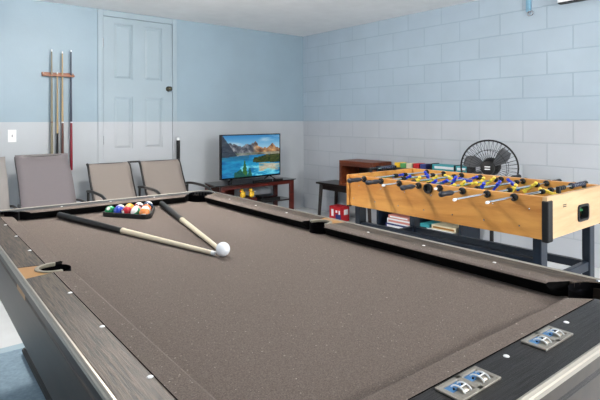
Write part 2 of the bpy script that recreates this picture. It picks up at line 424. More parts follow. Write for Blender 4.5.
# sights
def sight(x, y, w=.0055):
    b = B(); lathe(b, [(0, .8050), (w*.8, .8048), (w, .8038), (w, .802)], 12, Matrix.Translation((x, y, 0)) ); new('sight', b, M['white'], pt, smooth='all')
for k in (-3, -2, -1, 1, 2, 3):
    for sx in (1, -1): sight(sx*.519, k*.254)
for k in (-1, 0, 1):
    for sy in (1, -1): sight(k*.235, sy*1.087)
for sx in (1, -1):
    for sy in (1, -1):
        b = B(); lathe(b, [(0, .8065), (.004, .806), (.005, .803)], 10, Matrix.Translation((sx*.572, sy*1.02, 0))); new('screw', b, M['chrome'], pt)
# score counters let into the near rail
def counter(xw):
    x0 = xw; y = -1.0995
    par = D.objects.new('score_counter', None); COL.objects.link(par); par.parent = pt; par.location = (x0, y, .8036)
    b = B(); w, d = .055, .024
    ws = [(-.046, -.006), (.006, .046)]
    box(b, (-w, -d, 0), (-.046, d, .004)); box(b, (-.006, -d, 0), (.006, d, .004)); box(b, (.046, -d, 0), (w, d, .004))
    box(b, (-.046, -d, 0), (.046, -.016, .004)); box(b, (-.046, .016, 0), (.046, d, .004))
    new('bezel', b, M['alu'], par, bevel=.001)
    for a0, a1 in ws:
        b = B(); box(b, (a0, -.016, -.0), (a1, .016, .0010)); new('window', b, M['plate'], par)
        b = B(); box(b, (a0, .0, .0010), (a1-.004, .0155, .0018)); new('scale_plate', b, M['blue'], par)
        c = (a0+a1)/2+.004
        b = B(); lathe(b, [(0, -.008), (.008, -.008), (.008, .008), (0, .008)], 20, aim((c, -.004, -.0025), (1, 0, 0))); 
        new('dial', b, M['alu'], par, smooth=True)
        b = B()
        for q in (-.008, .008):
            tube(b, [(c+q, .0125*math.cos(s)-.001, .001+.0065*math.sin(s)) for s in [PI*i/8 for i in range(9)]], .0013, 6)
        tube(b, [(c-.008, -.004, .0072), (c+.008, -.004, .0072)], .0011, 6)
        new('dial_marking', b, M['white'], par)
        for q in (-.012, .010):
            b = B(); lathe(b, [(0, .004), (.0018, .004), (.0018, .001)], 8, Matrix.Translation((c+q, .004, 0)))
            new('rivet', b, M['black'], par)
counter(-.135); counter(.127)

# ------------------------------------------------------------ things on the pool table
ZC = ZB
def ball_obj(c, rgb, kind, label, rot=(0, 0, 0), group='object balls in the triangle'):
    m = D.materials.get('ball_'+label[:20])
    m = D.materials.new('ball_paint'); m.use_nodes = True; nt = m.node_tree; bs = nt.nodes['Principled BSDF']
    bs.inputs['Roughness'].default_value = .08; bs.inputs['Specular IOR Level'].default_value = .6
    L = nt.links.new; N = nt.nodes.new
    tc = N('ShaderNodeTexCoord'); sp = N('ShaderNodeSeparateXYZ'); L(tc.outputs['Object'], sp.inputs[0])
    wht = lin((238, 236, 230) if kind != 'cue' else rgb)
    def gt(sock, thr):
        n = N('ShaderNodeMath'); n.operation = 'GREATER_THAN'; n.inputs[1].default_value = thr; L(sock, n.inputs[0]); return n.outputs[0]
    ab = N('ShaderNodeMath'); ab.operation = 'ABSOLUTE'
    mx = N('ShaderNodeMix'); mx.data_type = 'RGBA'; mx.inputs['A'].default_value = lin(rgb); mx.inputs['B'].default_value = wht
    if kind == 'stripe': L(sp.outputs['Z'], ab.inputs[0]); L(gt(ab.outputs[0], .0135), mx.inputs['Factor'])
    elif kind == 'solid': L(sp.outputs['X'], ab.inputs[0]); L(gt(ab.outputs[0], .0222), mx.inputs['Factor'])
    else: mx.inputs['Factor'].default_value = 1
    L(mx.outputs['Result'], bs.inputs['Base Color'])
    b = B(); sphere(b, (0, 0, 0), .024, 28)
    o = new('cue_ball' if kind == 'cue' else 'pool_ball', b, m, smooth='all')
    o.location = c; o.rotation_euler = rot
    tag(o, label, 'ball', None if kind == 'cue' else group)
    return o
ball_obj((.855, 1.457, ZC+.0244), (240, 244, 250), 'cue', 'glossy white cue ball touched by the tips of two cues')
BA = Vector((.807, 2.438, ZC+.0242)); u = Vector((.545, -.839, 0)); v = Vector((1, -.02, 0)).normalized()
v = Vector((.9995, .0, 0)); v = Matrix.Rotation(math.radians(60), 3, 'Z') @ u
kinds = {
 (0, 0): ((20, 130, 75), 'solid', 'green ball at the left corner of the black rack'),
 (1, 0): ((30, 60, 170), 'solid', 'blue ball next to the green one along the front of the rack'),
 (2, 0): ((170, 25, 40), 'solid', 'red ball in the middle of the front row of the rack'),
 (3, 0): ((60, 150, 110), 'stripe', 'white ball with a green stripe in the front row of the rack'),
 (4, 0): ((225, 135, 70), 'stripe', 'orange and white striped ball at the near corner of the rack'),
 (0, 1): ((120, 110, 170), 'stripe', 'white ball with a violet stripe behind the green ball'),
 (1, 1): ((205, 140, 60), 'solid', 'ochre ball in the second row of the rack behind the blue ball'),
 (2, 1): ((215, 150, 140), 'stripe', 'white ball with a pale pink stripe behind the red ball'),
 (3, 1): ((190, 190, 170), 'stripe', 'pale ball behind the orange striped ball'),
 (0, 2): ((230, 175, 50), 'solid', 'yellow ball in the back row of the rack'),
 (1, 2): ((60, 20, 30), 'solid', 'maroon ball in the middle of the rack'),
 (2, 2): ((225, 100, 40), 'solid', 'orange ball by the right side of the rack'),
 (0, 3): ((200, 35, 60), 'stripe', 'red striped ball in the back row of the rack'),
 (1, 3): ((20, 20, 24), 'solid', 'black ball near the far right corner of the rack'),
 (0, 4): ((60, 80, 120), 'stripe', 'white ball with a dark blue stripe at the far right corner of the rack'),
}
for (i, j), (c, k, lb) in kinds.items():
    ball_obj(BA+u*(.0483*i)+v*(.0483*j), c, k, lb, (random.uniform(-.9, .9), random.uniform(-.9, .9), random.uniform(0, 6)))
# triangle rack
A = BA.copy(); Bp = BA+u*.1932; Cp = BA+v*.1932; cen = (A+Bp+Cp)/3
def tri(off, n=6):
    out = []; V = [A, Bp, Cp]
    for i, p in enumerate(V):
        d = (p-cen); a = math.degrees(math.atan2(d.y, d.x))
        out += arc(p.x, p.y, off, a-60, a+60, n)
    return out
def cw(p):
    s = sum(p[i][0]*p[(i+1) % len(p)][1]-p[(i+1) % len(p)][0]*p[i][1] for i in range(len(p))); return p if s > 0 else p[::-1]
def ring_prism(bm, o, i, z0, z1):
    n = len(o); vs = [[bm.verts.new((x, y, z)) for x, y in p] for p, z in ((o, z0), (o, z1), (i, z1), (i, z0))]
    for k in range(4):
        p, q = vs[k], vs[(k+1) % 4]
        for j in range(n): bm.faces.new((p[j], p[(j+1) % n], q[(j+1) % n], q[j]))
# order vertices A,B,C so that arcs chain
V3 = [A, Bp, Cp]
b = B(); ring_prism(b, tri(.0335), tri(.0252), ZC+.0006, ZC+.022)
rk = new('ball_rack', b, M['black'], bevel=.002); tag(rk, 'black plastic triangle rack holding coloured balls near the far rail', 'ball rack')

def cue(name, label, p, q, rb, rt, split, mh, ms, parent=None, group=None, wrap=None, bumper=None):
    """p butt end centre, q tip centre; origin at the butt"""
    p = Vector(p); q = Vector(q); L = (q-p).length; d = (q-p)/L
    t = thing(name, label, 'cue', p, 0, group); t.rotation_mode = 'QUATERNION'; t.rotation_quaternion = d.to_track_quat('Z', 'Y')
    def R(s): return rb+(rt-rb)*s
    s = split
    b = B(); lathe(b, [(0, 0), (rb*.8, 0), (rb, .004), (R(s*.5)+.0006, s*.5*L), (R(s)+.0003, s*L), (0, s*L)], 16); new('butt', b, mh, t, smooth=True)
    b = B(); lathe(b, [(0, s*L), (R(s), s*L), (R((s+1)/2), (s+1)/2*L), (rt, .985*L), (0, .985*L)], 16); new('shaft', b, ms, t, smooth=True)
    b = B(); lathe(b, [(R(s)+.0008, s*L-.006), (R(s)+.0012, s*L-.005), (R(s)+.0012, s*L+.005), (R(s)+.0006, s*L+.006)], 16); new('joint_ring', b, M['white'] if bumper is None else bumper, t, smooth=True)
    b = B(); lathe(b, [(0, .985*L), (rt, .985*L), (rt, .997*L), (rt*.6, L), (0, L)], 12); new('tip', b, M['white'], t, smooth=True)
    return t
cue('pool_cue', 'cue with black butt lying left of the rack, pale shaft pointing to the cue ball',
    (.600, 2.528, ZC+.0157), (.8355, 1.474, ZC+.0095), .0145, .0075, .494, M['cueblack'], M['shaft'], group='cues lying on the cloth', bumper=M['shaft'])
cue('pool_cue', 'cue with dark butt beside the ball rack, pale shaft reaching the cue ball from behind',
    (1.104, 2.522, ZC+.0157), (.867, 1.4805, ZC+.0095), .0145, .0075, .45, M['cueblack'], M['shaft'], group='cues lying on the cloth', bumper=M['shaft'])

# ------------------------------------------------------------ patio chairs by the door wall
def sling(parent, x0, x1, path, m, name='back_sling'):
    """slightly sagging woven panel stretched between two tubes, following a (y,z) path"""
    b = B(); P = smoothpath([(0, y, z) for y, z in path], 4); n = 8; rows = []
    for p in P:
        row = []
        for i in range(n+1):
            s = i/n; row.append(b.verts.new((x0+(x1-x0)*s, p.y+.012*(4*s*(1-s)), p.z)))
        rows.append(row)
    for r, q in zip(rows, rows[1:]):
        for i in range(n): b.faces.new((r[i], r[i+1], q[i+1], q[i]))
    o = new(name, b, m, parent, smooth='all'); md = o.modifiers.new('solid', 'SOLIDIFY'); md.thickness = .004; md.offset = 0
    return o
def tubeobj(name, path, r, m, parent, k=5, flat=1.0):
    b = B(); tube(b, smoothpath(path, k) if k > 1 else path, r, 10, flat=flat); return new(name, b, m, parent, smooth=True)
def patio_chair(loc, label, m, ztop=.905, rake=.30, w=.215):
    t = thing('patio_chair', label, 'chair', loc, 0, None)
    back = [(rake, ztop), (rake*.93, ztop-.05), (rake*.45, ztop-.22), (0, .44)]
    seat = [(0, .43), (-.06, .405), (-.25, .41), (-.45, .43), (-.49, .41)]
    for s in (-1, 1):
        tubeobj('back_post', [(s*w, y, z) for y, z in back]+[(s*w, -.02, .405)], .010, M['blacktube'], t)
        tubeobj('seat_rail', [(s*w, y, z) for y, z in [(-.02, .405), (-.25, .40), (-.45, .42)]], .010, M['blacktube'], t)
        tubeobj('armrest', [(s*(w+.018), .05, .505), (s*(w+.03), -.02, .51), (s*(w+.035), -.2, .505), (s*(w+.035), -.36, .49), (s*(w+.033), -.42, .45)], .011, M['blacktube'], t)
        tubeobj('leg', [(s*(w+.033), -.42, .45), (s*(w+.02), -.43, .38), (s*(w+.01), -.42, .2), (s*(w+.02), -.42, .012)], .011, M['blacktube'], t)
        tubeobj('leg', [(s*(w+.0), -.02, .41), (s*(w+.01), .10, .25), (s*(w+.02), .22, .012)], .011, M['blacktube'], t)
    tubeobj('crossbar', [(-w, back[0][0], ztop), (w, back[0][0], ztop)], .009, M['blacktube'], t, 1)
    tubeobj('crossbar', [(-w, -.02, .40), (w, -.02, .40)], .009, M['blacktube'], t, 1)
    tubeobj('crossbar', [(-w, -.45, .415), (w, -.45, .415)], .009, M['blacktube'], t, 1)
    sling(t, -w-.004, w+.008, [(rake+.012, ztop+.004), (rake+.002, ztop+.013)]+[(y-.013, z) for y, z in back], m)
    sling(t, -w+.004, w-.004, [(y, z+.006) for y, z in seat], m, 'seat_sling')
    return t
patio_chair((1.055, 4.76, 0), 'grey mesh patio chair under the light switch and cue rack', M['sling'])
patio_chair((.527, 4.76, 0), 'pale grey mesh patio chair, leftmost in the row by the door wall', M['sling1'], .90, .24)
# double seat
ls = thing('patio_loveseat', 'beige mesh double patio seat with black frame in front of the door', 'outdoor sofa', (1.945, 4.86, 0))
zt = .80
back = [(.24, zt), (.20, zt-.035), (.13, zt-.17), (.05, .50), (.0, .42)]
XP = [-.478, -.072, .042, .482]
for x in XP:
    tubeobj('back_post', [(x, y, z) for y, z in back], .0125, M['blacktube'], ls)
    tubeobj('seat_rail', [(x, y, z) for y, z in [(0, .42), (-.2, .40), (-.45, .42)]], .011, M['blacktube'], ls)
tubeobj('crossbar', [(XP[1], .24, zt), (XP[2], .24, zt)], .010, M['blacktube'], ls, 1)
for a, c in ((0, 1), (2, 3)):
    tubeobj('crossbar', [(XP[a], .238, zt-.006), (XP[c], .238, zt-.006)], .009, M['blacktube'], ls, 1)
    sling(ls, XP[a]+.004, XP[c]-.004, [(y-.01, z) for y, z in back], M['sling2'])
    sling(ls, XP[a]+.004, XP[c]-.004, [(0, .425), (-.08, .405), (-.3, .41), (-.45, .425)], M['sling2'], 'seat_sling')
tubeobj('crossbar', [(XP[0], -.45, .41), (XP[3], -.45, .41)], .010, M['blacktube'], ls, 1)
tubeobj('crossbar', [(XP[0], 0, .41), (XP[3], 0, .41)], .010, M['blacktube'], ls, 1)
for x in (-.515, -.015, .515):
    tubeobj('armrest', [(x, .10, .552), (x, -.02, .562), (x, -.20, .562), (x, -.36, .55), (x, -.46, .50), (x, -.48, .42)], .014, M['blacktube'], ls)
    tubeobj('leg', [(x, -.48, .42), (x, -.46, .2), (x, -.50, .014)], .012, M['blacktube'], ls)
    tubeobj('leg', [(x, .08, .552), (x, .10, .3), (x, .22, .014)], .012, M['blacktube'], ls)

# ------------------------------------------------------------ cue rack on the wall
t = thing('cue_rack', 'small orange-brown wooden cue rack screwed to the wall', 'cue rack', (1.27, WY, 1.69))
b = B()
box(b, (-.145, -.02, -.018), (.15, -.001, .022)); box(b, (-.145, -.062, -.018), (.15, -.02, .0))
new('rail_board', b, M['rackw'], t, bevel=.003)
for x in (-.13, .135):
    b = B(); lathe(b, [(0, .003), (.005, .002), (.006, 0)], 10, aim((x, -.02, .012), (0, -1, 0))); new('screw', b, M['chrome'], t)
yc = WY-.052
def wall_cue(x, ztop, zj, zb, mh, ms, label, r=.0145, ring=None):
    L = ztop-zb
    cue('pool_cue', label, (x, yc, zb), (x, yc, ztop), r, .0062, (zj-zb)/L, mh, ms, None, 'cues in the wall rack', bumper=ring)
wall_cue(1.207, 1.935, 1.215, .48, M['cuegrey'], M['cuegrey'], 'olive-grey cue, first on the left in the wall rack', .015, M['cuebrown'])
wall_cue(1.258, 1.715, 1.10, .42, M['cueblack'], M['tanshaft'], 'shortest cue in the wall rack with a pale shaft and black butt', .013, M['cueblack'])
wall_cue(1.305, 1.925, 1.213, .45, M['cuebrown'], M['tanshaft'], 'cue with a pale shaft and dark brown butt in the wall rack')
wall_cue(1.387, 1.945, 1.213, .73, M['cuered'], M['cuenavy'], 'cue with navy shaft and dark red butt, rightmost in the wall rack', .0135)

# switch
t = thing('light_switch', 'white wall plate with a single switch left of the cue rack', 'switch', (.87, WY, 1.085))
b = B(); box(b, (-.036, -.006, -.06), (.036, 0, .06)); new('plate', b, M['white'], t, bevel=.003)
b = B(); box(b, (-.005, -.014, -.011), (.005, -.006, .013)); new('toggle', b, mat('toggle_grey', (150, 152, 158), .4), t, bevel=.002)

# black stick with a white end
t = thing('pole', 'black upright stick with a white top standing behind the beige double seat', 'stick', (2.545, 5.34, 0))
b = B(); lathe(b, [(0, 0), (.018, 0), (.019, .5), (.021, .8), (.021, 1.0), (0, 1.0)], 14); new('shaft', b, M['cueblack'], t, smooth=True)
b = B(); lathe(b, [(0, 1.0), (.016, 1.0), (.017, 1.025), (.012, 1.034), (0, 1.035)], 14); new('end_cap', b, M['white'], t, smooth=True)

# ------------------------------------------------------------ television and stand
tv = thing('television', 'flat television showing a mountain lake picture on the dark stand', 'television', (3.36, 5.045, .487), math.radians(2.5))
w2, z0, z1 = .443, .049, .575
b = B(); box(b, (-w2, -.012, z0), (w2, .025, z1)); box(b, (-.28, .025, z0+.06), (.28, .06, z1-.12)); new('casing', b, M['black'], tv, bevel=.004)
b = B(); tb = .012
for lo, hi in (((-w2, -.018, z0), (w2, -.012, z0+.018)), ((-w2, -.018, z1-tb), (w2, -.012, z1)), ((-w2, -.018, z0+.018), (-w2+tb, -.012, z1-tb)), ((w2-tb, -.018, z0+.018), (w2, -.012, z1-tb))): box(b, lo, hi)
new('bezel', b, M['glass'], tv)
# screen picture
def hsh(i, j, k=0):
    n = math.sin(i*127.1+j*311.7+k*74.7)*43758.5453; return n-math.floor(n)
def vn(x, y, k=0):
    i, j = math.floor(x), math.floor(y); a, c = x-i, y-j; a = a*a*(3-2*a); c = c*c*(3-2*c)
    return (hsh(i, j, k)*(1-a)+hsh(i+1, j, k)*a)*(1-c)+(hsh(i, j+1, k)*(1-a)+hsh(i+1, j+1, k)*a)*c
def fb(x, y, k=0): return .5*vn(x, y, k)+.28*vn(x*2.1, y*2.1, k+1)+.15*vn(x*4.3, y*4.3, k+2)+.09*vn(x*8.9, y*8.9, k+3)
def mixc(a, c, t): t = max(0, min(1, t)); return tuple(p+(q-p)*t for p, q in zip(a, c))
def picture(u, v):
    col = mixc((176, 214, 232), (40, 128, 190), (v-.62)/.38)
    col = mixc(col, (205, 222, 228), max(0, fb(u*4, v*9, 9)-.5)*2.2)
    ridge = .60+.36*fb(u*7, 3, 2)*(1-.25*(u > .6)*1.0)+.06*math.exp(-((u-.30)/.12)**2)
    if v < ridge:
        sh = fb(u*16+v*6, v*12-u*4, 5)
        t = max(0, min(1, (u-.5)*9))
        col = mixc(mixc((30, 38, 52), (158, 160, 166), (sh-.28)*1.9), mixc((92, 62, 48), (226, 172, 112), (sh-.25)*1.9), t)
        if v < .58: col = mixc(col, mixc((60, 78, 62), (196, 198, 188), fb(u*9, v*22, 7)*1.5-.3), .75)
    if v < 1.0-u*2.1+.05*fb(u*20, v*20, 3) and v > .46: col = mixc((26, 38, 56), (74, 88, 100), fb(u*14, v*18, 4))
    if v < .52-.1*max(0, .4-u): # lake
        col = mixc((8, 84, 150), (36, 172, 214), fb(u*5, v*14, 6)*1.5-.25)
        if u < .45: col = mixc(col, (60, 84, 92), max(0, (v-.36)*7)*fb(u*12, v*20, 8))
        if u > .3 and v < .26: col = mixc(col, (120, 222, 240), max(0, fb(u*8, v*18, 12)-.42)*4)
        if u > .62 and .10 < v < .31-.1*(u-.62): col = mixc(col, mixc((176, 140, 96), (236, 224, 204), fb(u*22, v*30, 3)), .85*min(1, max(0, fb(u*9, v*16, 13)*3-.7)))
    f = .40+.10*max(0, min(1, (u-.45)*3))+.03*fb(u*20, 2, 1)
    if u > .5+.05*fb(v*20, 1, 1) and .33-.06*(u-.5) < v < f: col = mixc((14, 44, 26), (92, 88, 34), fb(u*26, v*30, 14)*1.3-.2)
    w = .05*(1-v/.42)*(.6+.8*vn(v*26, 1, 3))+.004
    if abs(u-.375) < w and v < .43: col = mixc((18, 66, 46), (70, 130, 58), fb(u*50, v*50, 2)*1.2)
    if v < -.02+.24*vn(u*26, 4, 2) and .20 < u < .5: col = mixc((12, 66, 76), (34, 110, 84), fb(u*40, v*40, 2))
    return col
b = B(); nx, ny = 116, 66; lay = b.loops.layers.float_color.new('Col')
sx0, sx1, sz0, sz1 = -w2+tb, w2-tb, z0+.018, z1-tb
vs = [[b.verts.new((sx0+(sx1-sx0)*i/nx, -.0135, sz0+(sz1-sz0)*j/ny)) for i in range(nx+1)] for j in range(ny+1)]
for j in range(ny):
    for i in range(nx):
        f = b.faces.new((vs[j][i], vs[j][i+1], vs[j+1][i+1], vs[j+1][i]))
        c = lin(picture((i+.5)/nx, (j+.5)/ny))
        for l in f.loops: l[lay] = c
m = D.materials.new('screen_picture'); m.use_nodes = True; nt = m.node_tree; bs = nt.nodes['Principled BSDF']
at = nt.nodes.new('ShaderNodeAttribute'); at.attribute_name = 'Col'
bs.inputs['Base Color'].default_value = (.01, .01, .01, 1); bs.inputs['Roughness'].default_value = .2
nt.links.new(at.outputs['Color'], bs.inputs['Emission Color']); bs.inputs['Emission Strength'].default_value = .9
new('screen', b, m, tv)
for s in (-1, 1):
    b = B(); tube(b, [(s*.28, .005, .055), (s*.33, -.06, .006)], .008, 8); tube(b, [(s*.28, .005, .055), (s*.27, .09, .006)], .008, 8)
    new('foot', b, M['black'], tv)

ts = thing('television_stand', 'low television stand with black glass top and dark cherry legs', 'stand', (3.385, 5.13, 0))
b = B(); prism(b, [(-.565, -.17), (-.50, -.20), (.55, -.20), (.61, -.17), (.56, .22), (-.50, .22)], .472, .482); new('top', b, M['glass'], ts, bevel=.002)
b = B(); box(b, (-.445, -.17, .425), (.505, -.145, .471)); box(b, (-.445, .17, .425), (.505, .195, .471)); new('apron', b, M['cherry'], ts, bevel=.002)
for x in (-.475, .535):
    for y in (-.16, .185):
        b = B(); box(b, (x-.028, y-.018, 0), (x+.028, y+.018, .471)); new('leg', b, M['cherry'], ts, bevel=.003)
b = B(); box(b, (-.50, -.15, .215), (.56, .19, .230)); new('shelf', b, M['glass'], ts, bevel=.002)
b = B(); box(b, (-.50, -.15, .06), (.56, .19, .072)); new('shelf', b, M['glass'], ts, bevel=.002)
b = B(); box(b, (-.445, .15, .232), (-.12, .168, .424)); new('back_panel', b, M['cherry'], ts, bevel=.002)
b = B(); box(b, (-.44, -.14, .2305), (.02, .10, .295)); new('drawer_box', b, M['cherry'], ts, bevel=.002)
# on the stand
for x, y in ((3.225, 5.03), (3.345, 5.02)):
    t = thing('toy_duck', ('yellow toy on the television stand shelf, ' + ('left one of two' if x < 3.3 else 'right one of two')), 'toy', (x, y, .2955), .4, 'yellow toys on the stand shelf')
    b = B(); sphere(b, (0, 0, .04), .04, 16, sc=(1, .8, 1)); sphere(b, (-.022, 0, .092), .025, 14); tube(b, [(.03, 0, .05), (.055, 0, .075)], [.015, .004], 8)
    new('body', b, M['yellow'], t, smooth='all')
    b = B(); lathe(b, [(.010, 0), (.003, .018), (0, .02)], 8, aim((-.045, 0, .09), (-1, 0, 0))); new('beak', b, mat('orange_beak', (225, 110, 40)), t)
t = thing('media_player', 'black box with a thin second box on top, on the stand shelf', 'media player', (3.60, 5.1, .2305))
b = B(); box(b, (-.15, -.12, 0), (.15, .10, .04)); new('body', b, M['black'], t, bevel=.003)
b = B(); box(b, (-.11, -.09, .04), (.12, .08, .062)); new('lid', b, M['glass'], t, bevel=.003)
o = boxobj('speaker_bar', (3.35, 4.965, .4825), (3.62, 5.005, .503), M['black']); tag(o, 'slim black bar lying in front of the television on the stand top', 'speaker')
o = boxobj('remote_control', (3.66, 4.975, .4825), (3.79, 5.012, .498), M['black']); tag(o, 'black remote lying under the right foot of the television', 'remote')
b = B(); tube(b, smoothpath([(3.93, 5.2, .012), (4.0, 5.0, .012), (4.15, 5.05, .012), (4.2, 5.25, .012)]), .010, 8); o = new('power_cord', b, M['black'], smooth=True); tag(o, 'black cable lying on the floor right of the television stand', 'cable')

# ------------------------------------------------------------ bench, crate, red box near the corner
bn = thing('bench', 'low black wooden bench with splayed legs against the block wall', 'bench', (4.29, 4.28, 0))
b = B(); box(b, (-.16, -.48, .425), (.18, .46, .45)); new('seat', b, M['darkwood'], bn, bevel=.004)
b = B(); box(b, (-.13, -.43, .36), (.15, .41, .425)); new('apron', b, M['darkwood'], bn, bevel=.002)
for x in (-.125, .14):
    for y in (.39, -.41):
        b = B(); s = 1 if y > 0 else -1; tube(b, [(x, y, .425), (x-.01*(1 if x < 0 else -1), y+.035*s, .0)], [.033, .026], 4); new('leg', b, M['darkwood'], bn)
cr = thing('wooden_crate', 'brown wooden open-fronted cubby box standing on the black bench', 'crate', (4.29, 4.04, .4505))
L_ = .54
b = B(); box(b, (-.16, -L_/2, .275), (.16, L_/2, .298)); new('top', b, M['crate'], cr, bevel=.002)
b = B(); box(b, (-.16, -L_/2, 0), (.16, L_/2, .02)); new('bottom', b, M['crate'], cr, bevel=.002)
for y in (-L_/2, L_/2-.035):
    b = B(); box(b, (-.16, y, .02), (.16, y+.035, .275)); new('side', b, M['crate'], cr, bevel=.002)
b = B(); box(b, (.145, -L_/2+.035, .02), (.155, L_/2-.035, .275)); new('back', b, M['darkwood'], cr)
b = B(); box(b, (-.155, -L_/2+.035, .235), (-.14, L_/2-.035, .275)); new('front_rail', b, M['crate'], cr, bevel=.002)
t = thing('red_box', 'small red and white printed box on the floor under the bench', 'box', (4.215, 4.40, 0), .1)
t.scale = (.86, .86, .92)
b = B(); box(b, (-.10, -.12, 0), (.08, .10, .20)); new('carton', b, M['red'], t, bevel=.004)
b = B(); b.free()
for lo, hi in (((-.103, .02, .07), (-.1, .06, .16)), ((-.103, -.05, .12), (-.1, -.02, .15)), ((-.103, -.10, .10), (-.1, -.075, .15)), ((-.04, -.123, .09), (.05, -.12, .16))):
    b = B(); box(b, lo, hi); new('print', b, M['white'], t)
b = B(); box(b, (-.1035, -.115, .03), (-.1, -.02, .10)); new('print', b, M['navy'], t)

# ------------------------------------------------------------ shelf unit with games behind the football table
su = thing('shelf_unit', 'low black shelf unit holding games behind the football table', 'shelf', (4.30, 3.2, 0))
for y in (-.52, -.0, .52):
    b = B(); box(b, (-.15, y-.015, 0), (.17, y+.015, .70)); new('side_panel', b, M['fleg'], su, bevel=.002)
for z in (.03, .34, .695):
    b = B(); box(b, (-.15, -.535, z), (.17, .535, z+.02)); new('shelf', b, M['fleg'], su, bevel=.002)
b = B(); box(b, (.16, -.50, .05), (.168, .50, .70)); new('back', b, M['darkwood'], su)
def game(lo, hi, m, label, band=None, cat='box', group='game boxes on the low shelf'):
    o = boxobj('game_box', lo, hi, m); tag(o, label, cat, group)
    if band:
        bb = B(); box(bb, (lo[0]-.002, lo[1]+.02, lo[2]+.3*(hi[2]-lo[2])), (lo[0], hi[1]-.02, lo[2]+.7*(hi[2]-lo[2]))); new('print', bb, band, o)
x0 = 4.17
game((x0, 2.75, .051), (4.42, 3.10, .10), M['cream'], 'cream flat game box at the bottom of the pile nearest the camera', M['black'])
game((x0, 2.77, .101), (4.40, 3.08, .135), M['white'], 'white flat game box lying on the cream one', M['pink'])
game((x0, 2.74, .136), (4.42, 3.02, .18), M['cream'], 'pale yellow game box on top of the pile nearest the camera', M['tan'])
game((x0, 3.05, .181-.045), (4.38, 3.16, .17), M['teal'], 'teal game box beside the pale pile', None)
game((x0, 3.23, .051), (4.42, 3.62, .105), M['navy'], 'dark blue game box lying at the bottom of the far compartment', M['white'])
game((x0, 3.24, .106), (4.42, 3.60, .16), M['white'], 'white game box on top of the dark blue one', M['pink'])
game((x0, 3.30, .161), (4.40, 3.58, .20), M['pink'], 'pink game box topping the far pile', M['white'])
game((x0, 2.80, .361), (4.42, 3.12, .42), M['red'], 'red game box on the middle shelf', M['white'])
game((x0, 3.25, .361), (4.42, 3.60, .43), M['lime'], 'green game box on the middle shelf', M['cream'])
# on the top
t = thing('racket_case', 'long teal and white case with black ends on top of the shelf unit', 'case', (4.30, 2.86, .7155))
b = B(); box(b, (-.06, -.20, 0), (.06, .20, .06)); new('body', b, M['teal'], t, bevel=.004)
for lo, hi in (((-.064, -.05, .02), (-.06, .17, .045)), ((-.064, -.18, .02), (-.06, -.09, .045))):
    b = B(); box(b, lo, hi); new('print', b, M['white'], t)
for y in (-.215, -.075, .20):
    b = B(); box(b, (-.065, y-.0, -.0), (.065, y+.02, .066)); new('band', b, M['black'], t, bevel=.002)
for y, m, h, lb in ((3.50, 'yellow', .05, 'yellow small box on the shelf unit top, farthest from the camera'), (3.42, 'lime', .045, 'small green box on the shelf unit top'), (3.34, 'cream', .05, 'small cream box on the shelf unit top'), (3.25, 'red', .055, 'small red box on the shelf unit top'), (3.16, 'navy', .055, 'small dark blue box on the shelf unit top')):
    o = boxobj('small_box', (4.22, y-.035, .7155), (4.34, y+.035, .7155+h), M[m]); tag(o, lb, 'box', 'small coloured boxes on the shelf top')

# ------------------------------------------------------------ football table
FX0, FX1, FY0, FY1, FZ0, FZ1 = 2.385, 3.085, 1.075, 2.405, .650, .855
ft = thing('football_table', 'orange wood-look table football game with black legs beside the block wall', 'football table', ((FX0+FX1)/2, (FY0+FY1)/2, 0))
ox, oy = (FX0+FX1)/2, (FY0+FY1)/2
def F(x, y, z): return (x-ox, y-oy, z)
def fbox(name, lo, hi, m, parent=None, bevel=.002, **k):
    b = B(); box(b, F(*lo), F(*hi)); return new(name, b, m, parent or ft, bevel=bevel, **k)
fbox('side_panel', (FX0, FY0+.022, FZ0), (FX0+.03, FY1-.022, FZ1), M['fwood'])
fbox('side_panel', (FX1-.03, FY0+.022, FZ0), (FX1, FY1-.022, FZ1), M['fwood'])
# end panels with a ball-return opening in the near one
hx0, hx1, hz0, hz1 = 2.735, 2.855, .700, .772
b = B()
for lo, hi in (((FX0+.001, FY0, FZ0), (hx0, FY0+.022, FZ1)), ((hx1, FY0, FZ0), (FX1, FY0+.022, FZ1)), ((hx0, FY0, FZ0), (hx1, FY0+.022, hz0)), ((hx0, FY0, hz1), (hx1, FY0+.022, FZ1))): box(b, F(*lo), F(*hi))
new('end_panel', b, M['fwood_lit'], ft)
fbox('end_panel', (FX0-.012, FY1-.022, FZ0), (FX1, FY1, FZ1+.001), M['fwood'])
# goal rim
b = B(); cx, cz = (hx0+hx1)/2, (hz0+hz1)/2
def rr(w, h, r, n=5):
    o = []
    for sx, sz, a0 in ((1, 1, 0), (-1, 1, 90), (-1, -1, 180), (1, -1, 270)):
        for i in range(n+1):
            a = math.radians(a0+90*i/n); o.append((sx*(w-r)+math.cos(a)*r, sz*(h-r)+math.sin(a)*r))
    return o
o1, i1 = rr(.068, .044, .022), rr(.056, .032, .018)
n = len(o1); rings = [[b.verts.new((cx-ox+x, y-oy, cz+z)) for x, z in p] for p, y in ((o1, FY0), (o1, FY0-.006), (i1, FY0-.006), (i1, FY0+.03))]
for p, q in zip(rings, rings[1:]):
    for j in range(n): b.faces.new((p[j], p[(j+1) % n], q[(j+1) % n], q[j]))
new('ball_return_rim', b, M['black'], ft, smooth=True)
b = B(); box(b, F(hx0-.02, FY0+.023, hz0-.02), F(hx1+.02, FY0+.10, hz0-.015)); box(b, F(hx0-.02, FY0+.095, hz0-.015), F(hx1+.02, FY0+.10, hz1+.01)); new('ball_tray', b, M['white'], ft)
fbox('slot', (2.556, FY0-.002, .799), (2.592, FY0+.001, .803), M['black'], bevel=0)
